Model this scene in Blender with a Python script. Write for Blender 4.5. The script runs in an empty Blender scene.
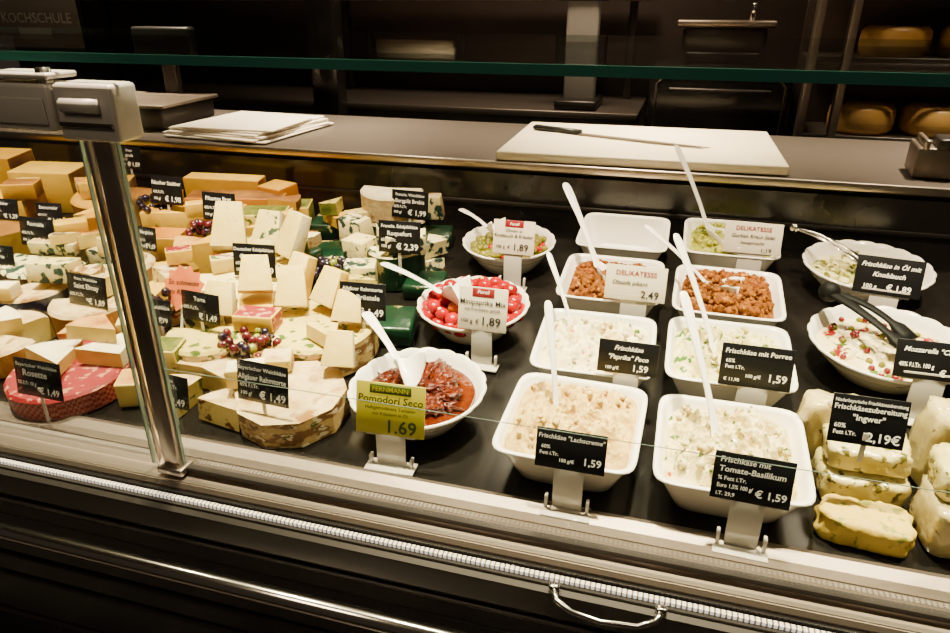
import bpy, bmesh, math, random
from mathutils import Vector, Matrix, noise
random.seed(4)
pi=math.pi
def dz(y): return .87+.1*(y-1.0)
SL=math.atan(.1)
# ---------------------------------------------------------------- materials
def mat(name,col,rough=.5,col2=None,scale=20,lo=.35,hi=.65,bump=0,bscale=60,metal=0,coat=0,layers=(),emit=0,detail=4,stretch=None,spec=.5):
    m=bpy.data.materials.new(name); m.use_nodes=True
    nt=m.node_tree; N=nt.nodes; L=nt.links; b=N['Principled BSDF']
    b.inputs['Roughness'].default_value=rough; b.inputs['Metallic'].default_value=metal
    b.inputs['Specular IOR Level'].default_value=spec
    b.inputs['Coat Weight'].default_value=coat; b.inputs['Coat Roughness'].default_value=.08
    tc=N.new('ShaderNodeTexCoord'); mp=N.new('ShaderNodeMapping'); L.new(tc.outputs['Object'],mp.inputs[0])
    if stretch: mp.inputs['Scale'].default_value=stretch
    cur=None
    def layer(c,s,l,h,cur,seed):
        n=N.new('ShaderNodeTexNoise'); n.noise_dimensions='4D'; n.inputs['W'].default_value=seed
        n.inputs['Scale'].default_value=s; n.inputs['Detail'].default_value=detail; L.new(mp.outputs[0],n.inputs['Vector'])
        r=N.new('ShaderNodeMapRange'); r.inputs[1].default_value=l; r.inputs[2].default_value=h; L.new(n.outputs[0],r.inputs[0])
        x=N.new('ShaderNodeMix'); x.data_type='RGBA'; L.new(r.outputs[0],x.inputs['Factor'])
        if cur is None: x.inputs['A'].default_value=(*col,1)
        else: L.new(cur,x.inputs['A'])
        x.inputs['B'].default_value=(*c,1)
        return x.outputs['Result']
    if col2: cur=layer(col2,scale,lo,hi,cur,1.3)
    for i,(c,s,l,h) in enumerate(layers): cur=layer(c,s,l,h,cur,5.1+i*3.7)
    if cur is None: b.inputs['Base Color'].default_value=(*col,1)
    else: L.new(cur,b.inputs['Base Color'])
    if emit:
        b.inputs['Emission Strength'].default_value=emit
        b.inputs['Emission Color'].default_value=(*col,1)
    if bump:
        n=N.new('ShaderNodeTexNoise'); n.inputs['Scale'].default_value=bscale; n.inputs['Detail'].default_value=5; L.new(mp.outputs[0],n.inputs['Vector'])
        bp=N.new('ShaderNodeBump'); bp.inputs['Strength'].default_value=bump; bp.inputs['Distance'].default_value=.004
        L.new(n.outputs[0],bp.inputs['Height']); L.new(bp.outputs[0],b.inputs['Normal'])
    return m
def checker(name,c1,c2,scale,rough=.5):
    m=mat(name,c1,rough); nt=m.node_tree; N=nt.nodes;L=nt.links
    tc=N.new('ShaderNodeTexCoord'); c=N.new('ShaderNodeTexChecker'); c.inputs['Scale'].default_value=scale
    c.inputs['Color1'].default_value=(*c1,1); c.inputs['Color2'].default_value=(*c2,1)
    L.new(tc.outputs['Object'],c.inputs[0]); L.new(c.outputs[0],N['Principled BSDF'].inputs['Base Color']); return m
def glassmat(name,tint,refl):
    m=bpy.data.materials.new(name); m.use_nodes=True; nt=m.node_tree;N=nt.nodes;L=nt.links
    N.remove(N['Principled BSDF']); o=[n for n in N if n.type=='OUTPUT_MATERIAL'][0]
    t=N.new('ShaderNodeBsdfTransparent'); t.inputs[0].default_value=(*tint,1)
    g=N.new('ShaderNodeBsdfGlossy'); g.inputs['Roughness'].default_value=.02
    fr=N.new('ShaderNodeFresnel'); fr.inputs[0].default_value=1.45
    mu=N.new('ShaderNodeMath'); mu.operation='MULTIPLY'; mu.inputs[1].default_value=refl; L.new(fr.outputs[0],mu.inputs[0])
    mx=N.new('ShaderNodeMixShader'); L.new(mu.outputs[0],mx.inputs[0]); L.new(t.outputs[0],mx.inputs[1]); L.new(g.outputs[0],mx.inputs[2]); L.new(mx.outputs[0],o.inputs[0])
    return m
M={}
M['porc']=mat('porcelain_white',(.82,.77,.68),.18,coat=.3)
M['mel']=mat('melamine_white',(.82,.78,.69),.25,coat=.2)
M['spoon']=mat('spoon_plastic',(.84,.8,.73),.22,coat=.3)
M['steel']=mat('brushed_steel',(.55,.47,.39),.33,metal=1)
M['steel2']=mat('dull_steel',(.20,.16,.13),.42,metal=.85)
M['worktop']=mat('worktop_steel',(.14,.115,.10),.4,metal=.6)
M['chrome']=mat('chrome',(.85,.8,.74),.14,metal=1)
M['bracket']=mat('bracket_aluminium',(.42,.39,.36),.5,metal=.3)
M['black']=mat('black_gloss',(.010,.009,.009),.18,col2=(.018,.015,.014),scale=4,bump=.02)
M['deck']=mat('black_deck_tile',(.004,.0035,.003),.2,col2=(.008,.007,.006),scale=12,spec=.3)
M['blackp']=mat('black_plastic',(.006,.006,.006),.4,spec=.3)
M['tongb']=mat('black_tongs_plastic',(.003,.003,.003),.6,spec=.12)
M['darkwall']=mat('dark_wall_paint',(.03,.017,.013),.5,col2=(.04,.026,.02),scale=3)
M['dgrey']=mat('dark_grey_metal',(.05,.043,.04),.35,metal=.6)
M['grey']=mat('grey_plastic',(.3,.28,.26),.4)
M['board']=mat('cutting_board_plastic',(.84,.74,.55),.4,col2=(.79,.69,.5),scale=6,bump=.03)
M['paper']=mat('white_paper',(.74,.66,.55),.7,bump=.15,bscale=25)
M['sgreen']=mat('shelf_glass_edge',(.02,.10,.07),.15,col2=(.012,.065,.05),scale=3,coat=.3,emit=.05)  # faint emission added so the green edge shows up
M['glass']=glassmat('front_glass',(.97,.985,.97),.3)
M['shelfglass']=glassmat('shelf_glass',(.88,.92,.9),.45)
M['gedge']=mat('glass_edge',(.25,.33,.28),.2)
M['signb']=mat('sign_black',(.005,.005,.006),.35,spec=.25)
M['signw']=mat('sign_white',(.66,.58,.46),.4)
M['signy']=mat('sign_yellow_green',(.40,.35,.012),.4)
M['signdg']=mat('sign_dark_green',(.05,.08,.01),.4)
M['tw']=mat('text_white',(.88,.86,.8),.5)
M['tb']=mat('text_black',(.010,.010,.010),.5)
M['tdg']=mat('text_dark_green',(.008,.02,.003),.5)
M['tr']=mat('text_red',(.22,.004,.008),.5)
M['clear']=mat('stand_plastic',(.48,.44,.38),.15,coat=.5)
# foods
M['f1']=mat('salmon_cream_cheese',(.68,.50,.16),.5,col2=(.46,.28,.07),scale=42,lo=.4,hi=.62,bump=1,bscale=130,spec=.2,layers=[((.35,.12,.02),60,.64,.69)])
M['f2']=mat('tomato_basil_cream',(.76,.66,.33),.45,col2=(.56,.42,.14),scale=32,lo=.42,hi=.64,bump=.9,bscale=120,spec=.2,layers=[((.38,.05,.01),60,.64,.68),((.05,.11,.012),62,.60,.65)])
M['f3']=mat('pepper_cream',(.80,.71,.43),.4,col2=(.62,.48,.2),scale=26,lo=.42,hi=.64,bump=.6,bscale=100,spec=.2,layers=[((.42,.03,.008),46,.63,.66),((.06,.14,.012),52,.62,.66)])
M['f4']=mat('chive_cream',(.76,.68,.34),.45,col2=(.56,.46,.15),scale=30,lo=.42,hi=.64,bump=.8,bscale=120,spec=.2,layers=[((.04,.12,.008),58,.57,.62)])
M['f5']=mat('paprika_spread',(.24,.078,.006),.7,col2=(.10,.024,.002),scale=60,bump=.9,bscale=150,spec=.12,layers=[((.40,.17,.03),90,.58,.66)])
M['f8']=mat('pickled_greens',(.20,.24,.01),.4,col2=(.40,.36,.045),scale=50,bump=.8,bscale=80,spec=.2,layers=[((.03,.06,.004),60,.59,.63)])
M['oil']=mat('red_oil',(.05,.006,.001),.05,col2=(.11,.02,.002),scale=30,coat=.8)
M['stom']=mat('dried_tomato',(.045,.004,.0008),.22,col2=(.12,.018,.002),scale=40,bump=1,bscale=110,coat=.35,spec=.25)
M['pep']=mat('mini_pepper',(.32,.0015,.0006),.22,col2=(.22,.001,.0005),scale=20,coat=.0,spec=.25)
M['pepy']=mat('mini_pepper_orange',(.42,.09,.002),.25,spec=.25)
M['cream']=mat('cream_fill',(.8,.7,.42),.4,bump=.3,spec=.2)
M['olive']=mat('green_olive',(.09,.085,.003),.25,col2=(.18,.16,.01),scale=30,coat=.12,spec=.25)
M['fD']=mat('feta_in_cream',(.70,.63,.28),.3,col2=(.36,.38,.07),scale=22,lo=.5,hi=.6,bump=.3,bscale=40,coat=.2,layers=[((.05,.09,.005),50,.58,.63)])
M['fE']=mat('mozzarella_cranberry',(.8,.71,.44),.25,col2=(.68,.51,.2),scale=14,bump=.3,bscale=40,coat=.2,layers=[((.22,.006,.003),24,.58,.61),((.07,.12,.008),30,.6,.64)])
M['cran']=mat('cranberry',(.13,.002,.003),.25,coat=.2)
M['grape']=mat('red_grape',(.045,.004,.007),.22,col2=(.10,.010,.013),scale=20,coat=.2)
M['grapeg']=mat('dark_grape',(.010,.004,.015),.25,coat=.25)
M['grapegr']=mat('green_grape',(.18,.2,.015),.25,coat=.25)
M['ivory']=mat('paste_ivory',(.72,.57,.18),.5,col2=(.62,.45,.10),scale=18,bump=.3,spec=.2,layers=[((.38,.24,.05),70,.68,.7)])
M['yellow']=mat('paste_yellow',(.68,.44,.045),.45,col2=(.57,.34,.025),scale=14,bump=.2,coat=.1,spec=.25,layers=[((.3,.15,.01),38,.68,.69)])
M['gold']=mat('paste_gold',(.56,.31,.014),.4,col2=(.46,.23,.009),scale=14,bump=.15,coat=.12,spec=.25)
M['orange']=mat('paste_orange',(.46,.18,.005),.4,col2=(.36,.12,.003),scale=14,bump=.15,coat=.12,spec=.25)
M['blue']=mat('paste_blue',(.78,.70,.40),.45,col2=(.66,.56,.23),scale=15,bump=.5,bscale=60,spec=.2,layers=[((.015,.04,.035),36,.52,.56)])
M['bluef']=mat('paste_blue_fine',(.74,.61,.24),.45,col2=(.66,.51,.15),scale=18,bump=.3,spec=.2,layers=[((.04,.07,.035),46,.57,.61)])
M['herb']=mat('paste_herb',(.60,.48,.12),.5,col2=(.48,.36,.07),scale=18,bump=.3,spec=.2,layers=[((.05,.09,.008),50,.55,.61)])
M['nut']=mat('paste_nut',(.66,.5,.16),.5,bump=.3,spec=.2,layers=[((.12,.04,.005),35,.55,.60)])
M['rindw']=mat('rind_white',(.62,.49,.26),.8,col2=(.44,.29,.11),scale=30,bump=.7,bscale=120,spec=.15,layers=[((.25,.12,.03),22,.56,.66)])
M['rindw2']=mat('rind_white_clean',(.78,.70,.50),.8,col2=(.66,.55,.33),scale=30,bump=.5,bscale=120,spec=.15)
M['rindb']=mat('rind_brown',(.11,.038,.006),.6,col2=(.26,.115,.018),scale=15,bump=.4,bscale=60,spec=.25)
M['rindo']=mat('rind_orange',(.28,.085,.007),.6,col2=(.55,.31,.08),scale=25,bump=.4,bscale=80,stretch=(1,1,.3),spec=.25)
M['rindg']=mat('rind_green',(.04,.06,.005),.7,col2=(.15,.15,.02),scale=50,bump=.6,bscale=80,spec=.2)
M['gfoil']=mat('green_foil',(.002,.016,.007),.3,metal=.1,col2=(.004,.034,.014),scale=12,bump=.7,bscale=25,coat=.3,layers=[((.33,.27,.1),26,.62,.64)])
M['bfoil']=mat('blue_foil',(.005,.009,.045),.3,metal=.2,col2=(.2,.2,.22),scale=14,lo=.57,hi=.62,bump=.5,bscale=25,coat=.3)
M['print']=mat('printed_paper',(.48,.32,.11),.5,col2=(.18,.08,.02),scale=34,lo=.48,hi=.54,layers=[((.07,.09,.015),24,.6,.63),((.7,.58,.36),40,.58,.6)],stretch=(1,1,2))
M['print2']=mat('printed_paper_light',(.58,.46,.22),.5,layers=[((.25,.015,.008),40,.56,.58),((.08,.04,.015),26,.56,.59),((.05,.1,.02),33,.59,.61)],stretch=(1,1,2))
M['gingham']=checker('gingham_paper',(.17,.002,.004),(.34,.10,.07),150)
M['redp']=mat('red_paper',(.18,.003,.006),.5,col2=(.4,.18,.11),scale=60,lo=.56,hi=.6)
M['star']=mat('star_card',(.58,.13,.03),.5)
M['wrap']=mat('plastic_wrap',(.36,.28,.12),.16,col2=(.58,.48,.2),scale=18,bump=.8,bscale=35,coat=.6,layers=[((.11,.06,.02),30,.6,.64)])
M['knob']=mat('cheese_chunk',(.6,.44,.07),.5,col2=(.5,.34,.045),scale=18,bump=.6,layers=[((.22,.22,.03),60,.57,.63)],spec=.25)
M['wheel']=mat('wheel_wax',(.5,.27,.06),.4,col2=(.6,.38,.12),scale=8,bump=.1)
M['wrapin']=mat('wrapped_cream_cheese',(.52,.42,.12),.22,col2=(.62,.54,.24),scale=22,bump=.7,bscale=50,coat=.6,layers=[((.10,.09,.012),60,.57,.62)])
# ---------------------------------------------------------------- mesh builder
class MB:
    def __init__(s): s.v=[];s.f=[];s.m=[];s.sm=[];s.mats=[]
    def mi(s,k):
        if k not in s.mats: s.mats.append(k)
        return s.mats.index(k)
    def add(s,vs,fs,k,smooth=False,T=None):
        o=len(s.v)
        for p in vs:
            p=Vector(p); s.v.append(T@p if T else p)
        for i,f in enumerate(fs):
            s.f.append([a+o for a in f]); s.m.append(s.mi(k[i] if isinstance(k,list) else k)); s.sm.append(smooth)
        return s
    def obj(s,name,loc=(0,0,0),rot=(0,0,0),parent=None):
        me=bpy.data.meshes.new(name); me.from_pydata([tuple(p) for p in s.v],[],s.f)
        for k in s.mats: me.materials.append(M[k])
        me.polygons.foreach_set('material_index',s.m); me.polygons.foreach_set('use_smooth',s.sm); me.update()
        o=bpy.data.objects.new(name,me); bpy.context.collection.objects.link(o)
        o.location=loc; o.rotation_euler=rot
        if parent: o.parent=parent
        return o
    def box(s,c,sz,k,bev=0,T=None,taper=1,seg=2,mats=None,tx=None):
        bm=bmesh.new(); bmesh.ops.create_cube(bm,size=1)
        for v in bm.verts:
            t=taper if v.co.z>0 else 1; t2=(tx if tx is not None else taper) if v.co.z>0 else 1
            v.co=Vector((v.co.x*sz[0]*t2,v.co.y*sz[1]*t,v.co.z*sz[2]))
        bm.normal_update()
        ks=[k]
        if mats:
            ks=[mats['f'],mats['s'],mats['t']]
            for f in bm.faces:
                n=f.normal; f.material_index=2 if abs(n.z)>.8 else (0 if abs(n.y)>.7 else 1)
        if bev: bmesh.ops.bevel(bm,geom=bm.edges[:],offset=bev,segments=seg,affect='EDGES',profile=.5)
        bm.verts.ensure_lookup_table(); bm.verts.index_update()
        c=Vector(c)
        s.add([v.co+c for v in bm.verts],[[v.index for v in f.verts] for f in bm.faces],[ks[f.material_index] for f in bm.faces],bool(bev),T)
        bm.free(); return s
    def loft(s,rings,k,smooth=True,cap0=True,cap1=True,closed=True,T=None):
        n=len(rings[0]); vs=[p for r in rings for p in r]; fs=[]
        for i in range(len(rings)-1):
            for j in range(n if closed else n-1):
                a=i*n+j;b=i*n+(j+1)%n; fs.append([a,b,b+n,a+n])
        if cap0: fs.append(list(range(n))[::-1])
        if cap1: fs.append([(len(rings)-1)*n+j for j in range(n)])
        return s.add(vs,fs,k,smooth,T)
    def tube(s,pts,rad,k,n=12,flat=1,up=(0,0,1),T=None):
        pts=[Vector(p) for p in pts]; rings=[]
        for i,p in enumerate(pts):
            d=(pts[min(i+1,len(pts)-1)]-pts[max(i-1,0)]).normalized()
            a=d.cross(Vector(up)); a=a.normalized() if a.length>1e-4 else Vector((1,0,0)); b=a.cross(d).normalized()
            r=rad[i] if isinstance(rad,(list,tuple)) else rad
            rings.append([p+a*r*math.cos(2*pi*j/n)+b*r*flat*math.sin(2*pi*j/n) for j in range(n)])
        return s.loft(rings,k,T=T)
    def blob(s,c,r,k,sub=2,amp=.15,fr=1.5,sc=(1,1,1),T=None):
        bm=bmesh.new(); bmesh.ops.create_icosphere(bm,subdivisions=sub,radius=1); sd=random.random()*90
        vs=[]
        R=Matrix.Rotation(random.random()*6,3,'Z')
        for v in bm.verts:
            q=v.co*(1+amp*noise.noise(v.co*fr+Vector((sd,0,0))))
            q=R@Vector((q.x*sc[0],q.y*sc[1],q.z*sc[2])); vs.append(q*r+Vector(c))
        bm.verts.index_update()
        s.add(vs,[[v.index for v in f.verts] for f in bm.faces],k,True,T); bm.free(); return s
    def text(s,t,x,z,size,k,y=0,align='CENTER',shear=0,maxw=None,T=None,ext=.0002):
        cu=bpy.data.curves.new('t','FONT'); cu.body=t; cu.size=size; cu.align_x=align; cu.shear=shear; cu.extrude=0; cu.offset=size*.014
        cu.resolution_u=2
        ob=bpy.data.objects.new('t',cu); bpy.context.collection.objects.link(ob)
        dg=bpy.context.evaluated_depsgraph_get(); dg.update(); me=bpy.data.meshes.new_from_object(ob.evaluated_get(dg))
        xs=[v.co.x for v in me.vertices]
        k2=1
        if xs and maxw and max(xs)-min(xs)>maxw: k2=maxw/(max(xs)-min(xs))
        vs=[Vector((x+v.co.x*k2,y,z+v.co.y)) for v in me.vertices]
        s.add(vs,[list(p.vertices) for p in me.polygons],k,False,T)
        bpy.data.objects.remove(ob); bpy.data.curves.remove(cu); bpy.data.meshes.remove(me); return s
def rx(a): return Matrix.Rotation(a,4,'X')
def rz(a): return Matrix.Rotation(a,4,'Z')
def tr(x,y,z): return Matrix.Translation((x,y,z))
# ---------------------------------------------------------------- price signs
SIGNS=[]
def sign(x,y,z0,w,h,texts,style='signb',tilt=.3,rot=0,stand=True,spike=0,band=None,name='price_sign'):
    b=MB(); T=tr(0,0,z0)@rx(-tilt); SIGNS.append((x,y))
    b.box((0,0,h/2),(w,.0025,h),style,.0006,T)
    if band:
        b.box((0,-.0006,h*band[1]),(w*band[3],.0026,h*band[2]),band[0],.0005,T)
    for t in texts:
        s,xf,yf,sf=t[:4]; col=t[4] if len(t)>4 else ('tw' if style=='signb' else 'tb'); al=t[5] if len(t)>5 else 'CENTER'; sh=t[6] if len(t)>6 else 0
        mw=w*.94 if al=='CENTER' else w*(.97-xf if al=='LEFT' else xf-.03)
        b.text(s,(xf-.5)*w,yf*h,sf*h,col,y=-.0024,align=al,shear=sh,maxw=mw*(t[7] if len(t)>7 else 1),T=T)
    if stand:
        sw=w*.72
        b.box((0,.002,z0*.52),(sw*.6,.003,z0*.98),'clear',.0008)
        b.box((0,.0028,z0+.004),(sw,.003,.016),'clear',.0008)
        b.box((0,-.004,.0035),(sw,.035,.005),'clear',.0015)
        b.box((-sw*.42,.001,z0*.2),(.005,.012,z0*.3),'clear',.001); b.box((sw*.42,.001,z0*.2),(.005,.012,z0*.3),'clear',.001)
    if spike:
        b.box((0,.0015,z0-spike/2+.01),(.008,.0018,spike+.02),'clear',.0004)
    return b.obj(name,(x,y,dz(y)+.001),(0,0,rot))
def std(l1,l2,price,big=.26,extra=None):
    t=[(l1,.5,.72,big*.75),( '45% F.i.Tr.',.06,.4,.14,'tw','LEFT',0,.4),('100 g/',.06,.16,.13,'tw','LEFT',0,.3),('€ '+price,.96,.12,.27,'tw','RIGHT',.0,.6)]
    if l2: t=[(l1,.5,.79,.14),(l2,.5,.55,.19),('65% F.i.Tr.',.06,.36,.13,'tw','LEFT',0,.4),('100 g/',.06,.16,.13,'tw','LEFT',0,.3),('€ '+price,.96,.12,.27,'tw','RIGHT',0,.6)]
    if extra: t+=extra
    return t
sign(-.423,.935,.067,.124,.094,[('FERNMANN',.5,.84,.13,'signy'),('Pomodori Seco',.5,.62,.2,'tdg','CENTER',.1),('Halbgetrocknete Tomaten',.5,.49,.09,'tdg'),('mit Kräutern in Öl',.5,.38,.09,'tdg'),('1.69',.66,.06,.36,'tdg')],'signy',.2,.05,band=('signdg',.88,.17,.6))
sign(-.108,.905,.083,.110,.066,[("Frischkäse \"Lachscreme\"",.5,.76,.16,'tw','CENTER',.1),('60%',.08,.5,.13,'tw','LEFT'),('Fett i.Tr.',.06,.34,.13,'tw','LEFT',0,.4),('100 g/€',.34,.2,.12,'tw','LEFT',0,.4),('1,59',.95,.2,.26,'tw','RIGHT',0,.4)],tilt=.2)
sign(.157,.895,.088,.110,.074,[("Frischkäse mit",.07,.8,.16,'tw','LEFT',.1),("Tomate-Basilikum",.07,.6,.17,'tw','LEFT',.1),('% Fett i.Tr.',.07,.42,.12,'tw','LEFT'),('Euro 1,5% 100 g/',.07,.26,.12,'tw','LEFT',0,.5),('i.T. 29,9',.07,.09,.11,'tw','LEFT'),('€ 1,59',.95,.16,.22,'tw','RIGHT',0,.5)],tilt=.2,rot=-.03)
sign(-.354,1.275,.086,.105,.092,[('Perell',.5,.86,.12,'tw','CENTER',.2),('Minipaprika Mix',.5,.6,.17,'tb'),('mit Frischkäse gefüllt',.5,.46,.10),('100 g  €',.25,.17,.13),('1,89',.68,.14,.28)],'signw',.2,band=('tr',.88,.2,.45))
sign(-.373,1.635,.095,.106,.085,[('Perell',.5,.86,.12,'tw','CENTER',.2),('Oliven in',.5,.66,.14),('Knoblauch & Kräuter',.5,.5,.15),('100 g  €',.25,.17,.13),('1,89',.68,.13,.28)],'signw',.2,band=('tr',.9,.2,.45))
sign(-.057,1.45,.1,.13,.076,[('DELIKATESSE',.5,.72,.2,'tr'),('Obazda pikant',.4,.45,.17,'tb','CENTER',.2),('2,49',.75,.1,.3)],'signw',.25)
sign(.2,1.765,.096,.135,.076,[('DELIKATESSE',.5,.74,.19,'tr'),('Gurken Kraut Salat',.5,.5,.17,'tb','CENTER',.2),('hausgemacht',.5,.3,.14,'tb','CENTER',.2),('1,19',.75,.06,.2)],'signw',.25)
sign(-.046,1.165,.1,.108,.062,[('Frischkäse',.5,.72,.2,'tw','CENTER',.3),('"Paprika" Peco',.5,.44,.2,'tw','CENTER',.3),('100 g/€',.25,.12,.13),('1,59',.72,.12,.28)],tilt=.2)
sign(.177,1.185,.093,.122,.078,[('Frischkäse mit Porree',.5,.78,.16,'tw','CENTER',.1),('65%',.07,.56,.12,'tw','LEFT'),('Fett i.Tr.',.07,.42,.12,'tw','LEFT',0,.5),('€ 11,90',.07,.12,.11,'tw','LEFT',0,.3),('100 g/€',.36,.24,.11,'tw','LEFT',0,.36),('1,59',.94,.2,.25,'tw','RIGHT',0,.34)],tilt=.2)
sign(.485,1.66,.07,.135,.085,[('Frischkäse in Öl mit',.5,.72,.17,'tw','CENTER',.3),('Knoblauch',.5,.47,.18,'tw','CENTER',.3),('100 g',.25,.15,.15),('€ 1,89',.68,.14,.22)],tilt=.3,rot=-.15)
sign(.485,1.29,.09,.125,.07,[('Mozzarella "Ciliege"',.5,.7,.18,'tw','CENTER',.3),('40% F.i.Tr. 100 g',.06,.3,.16,'tw','LEFT',0,.5),('€ 1,89',.95,.12,.24,'tw','RIGHT',0,.5)],tilt=.3)
sign(.312,.985,.150,.102,.074,[('Niederbayerische Frischkäsezubereitung',.5,.85,.1),('Frischkäsezubereitung',.5,.7,.15),('"Ingwer"',.5,.5,.17),('60%',.06,.32,.13,'tw','LEFT'),('Fett i.Tr.',.06,.18,.12,'tw','LEFT',0,.4),('2,19€',.95,.1,.26,'tw','RIGHT',0,.5)],tilt=.25,stand=False,spike=.03)
for a in [(-.674,.945,.946,.108,.078,std('Bayerischer Weichkäse','Allgäuer Rahmtorte','1,49')),
 (-.861,.93,.915,.075,.065,[('1,49',.68,.1,.3),('50% F.i.Tr.',.4,.6,.16),('Torte',.4,.78,.16)]),
 (-1.113,.875,.926,.11,.075,[('Bayerischer Weichkäse',.5,.8,.14),('Rosette',.45,.55,.25),('70% F.i.Tr. 100 g/',.05,.3,.14,'tw','LEFT',0,.45),('€ 1,49',.95,.12,.24,'tw','RIGHT',0,.5)]),
 (-1.283,1.19,.962,.118,.075,[('Franz. Weichkäse',.5,.82,.13),('Saint Elmay',.5,.56,.22),('60% F.i.Tr.',.05,.3,.15,'tw','LEFT',0,.4),('€ 1,89',.95,.1,.25,'tw','RIGHT',0,.5)]),
 (-.945,1.15,.984,.1,.065,[('Torte',.5,.7,.2),('60% F.i.Tr.',.05,.4,.15,'tw','LEFT',0,.5),('€ 1,49',.95,.1,.28,'tw','RIGHT',0,.6)]),
 (-1.042,1.14,.965,.055,.06,[('€ 1,79',.5,.15,.24),('Weichkäse',.5,.65,.2)]),
 (-.948,1.37,1.005,.108,.08,std('Deutscher Edelpilzkäse','Cambonella','1,59')),
 (-.607,1.24,.993,.102,.08,std('Allgäuer Rahmtorte','mit Bröstele','1,49')),
 (-.641,1.54,1.038,.108,.08,std('Französ. Edelpilzkäse','Roquefort','2,39')),
 (-.729,1.84,1.035,.115,.08,std('Französ. Weichkäse','Bergpilz Brebis','1,99')),
 (-1.225,1.64,1.045,.105,.078,std('Pikantes Brot',None,'1,59')),
 (-1.433,1.69,1.062,.11,.08,std('Räucher Stubber',None,'1,98')),
 (-1.722,1.89,1.108,.09,.07,std('Ziegen','gouda','1,89')),
 (-1.355,1.49,.992,.06,.065,std('Bergkäse',None,'1,69')),
 (-1.675,1.44,.990,.125,.08,std('Raumakle',None,'2,29')),
 (-1.78,1.59,1.0,.085,.065,std('Emmentaler',None,'1,19')),
 (-1.951,1.59,1.0,.1,.065,std('Tilsiter',None,'1,29')),
 (-1.71,1.34,.945,.09,.075,std('Käse','Torte','1,79'))]:
    x,y,z,w,h,t=a
    sign(x,y,z-dz(y),w,h,t,tilt=.15,rot=random.uniform(-.12,.12),stand=False,spike=min(.06,z-dz(y)-.012))
# ---------------------------------------------------------------- bowls
def sup(t,n=5):
    c,s=math.cos(t),math.sin(t); r=1/((abs(c)**n+abs(s)**n)**(1/n)); return r*c,r*s
def lump(b,inner,level,mound,amp,fr,k,nr=44,ns=130):
    sd=random.random()*50; vs=[];fs=[]
    for i in range(nr+1):
        q=i/nr
        for j in range(ns):
            x,y=inner(2*pi*j/ns); x*=q;y*=q
            fall=(1-q**6)
            n1=noise.noise(Vector((x*fr,y*fr,sd))); n2=noise.noise(Vector((x*fr*2.3,y*fr*2.3,sd+9)))
            rid=(1-abs(n1)*2.2)*.7+.45*(1-abs(n2)*2)+.35*noise.noise(Vector((x*fr*6,y*fr*6,sd)))
            z=level+mound*(1-q**3)+fall*amp*(rid-.4)
            vs.append((x,y,z-(.004 if q==1 else 0)))
    for i in range(nr):
        for j in range(ns):
            a=i*ns+j;c=i*ns+(j+1)%ns; fs.append([a,c,c+ns,a+ns])
    b.add(vs,fs,k,True)
def square_bowl(x,y,name,food=None,H=.118,h=.085,mound=.012,level=.07,amp=.012,fr=45,rot=0,bits=None,br=(.004,.010)):
    b=MB(); ns=96
    prof=[(.0,0),(.078,0),(.082,.004),(.108,h-.012),(.111,h-.004),(.118,h-.002),(.1185,h),(.117,h+.002),(.111,h+.001),(.108,h-.004),(.08,.012),(.074,.008),(0,.008)]
    b.loft([[(sup(2*pi*j/ns,9 if r>.09 else 6)[0]*r*H/.118,sup(2*pi*j/ns,9 if r>.09 else 6)[1]*r*H/.118,z) for j in range(ns)] for r,z in prof],'mel',cap0=False,cap1=False)
    if food:
        ri=.08+(.107-.08)*(level-.012)/(h-.016)
        lump(b,lambda t:(sup(t,7)[0]*ri,sup(t,7)[1]*ri),level,mound,amp,fr,food)
        if bits:
            for i in range(bits[1]):
                a=random.random()*6.28;q=math.sqrt(random.random())*.88
                px,py=sup(a,5); b.blob((px*ri*q,py*ri*q,level+mound*(1-q**3)+amp*random.uniform(.1,.6)),random.uniform(*br),bits[0],2,.9,2)
    return b.obj(name,(x,y,dz(y-.1)+.011),(SL,0,rot))
square_bowl(-.122,1.04,'bowl_of_salmon_cream_cheese','f1',mound=.024,level=.074,amp=.024,fr=30,bits=('f1',40),rot=-.03,br=(.003,.006))
square_bowl(.136,1.035,'bowl_of_tomato_basil_cream_cheese','f2',level=.064,mound=.026,amp=.036,fr=22,bits=('f2',30),br=(.004,.008))
square_bowl(-.118,1.297,'bowl_of_paprika_cream_cheese','f3',level=.070,mound=.02,amp=.026,fr=22,bits=('f3',20),rot=.02,br=(.003,.007))
square_bowl(.14,1.32,'bowl_of_leek_cream_cheese','f4',level=.070,amp=.026,mound=.018,fr=24,bits=('f4',30),br=(.003,.007))
square_bowl(-.118,1.588,'bowl_of_paprika_cheese_spread','f5',level=.06,mound=.026,amp=.018,fr=45,bits=('f5',330))
square_bowl(.144,1.58,'bowl_of_paprika_cheese_spread','f5',level=.063,mound=.032,amp=.02,fr=40,bits=('f5',360),rot=-.02)
square_bowl(-.117,1.872,'empty_square_bowl',None)
square_bowl(.157,1.89,'bowl_of_pickled_cabbage','f8',level=.06,mound=.028,amp=.02,fr=45,bits=('f8',160))
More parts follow.
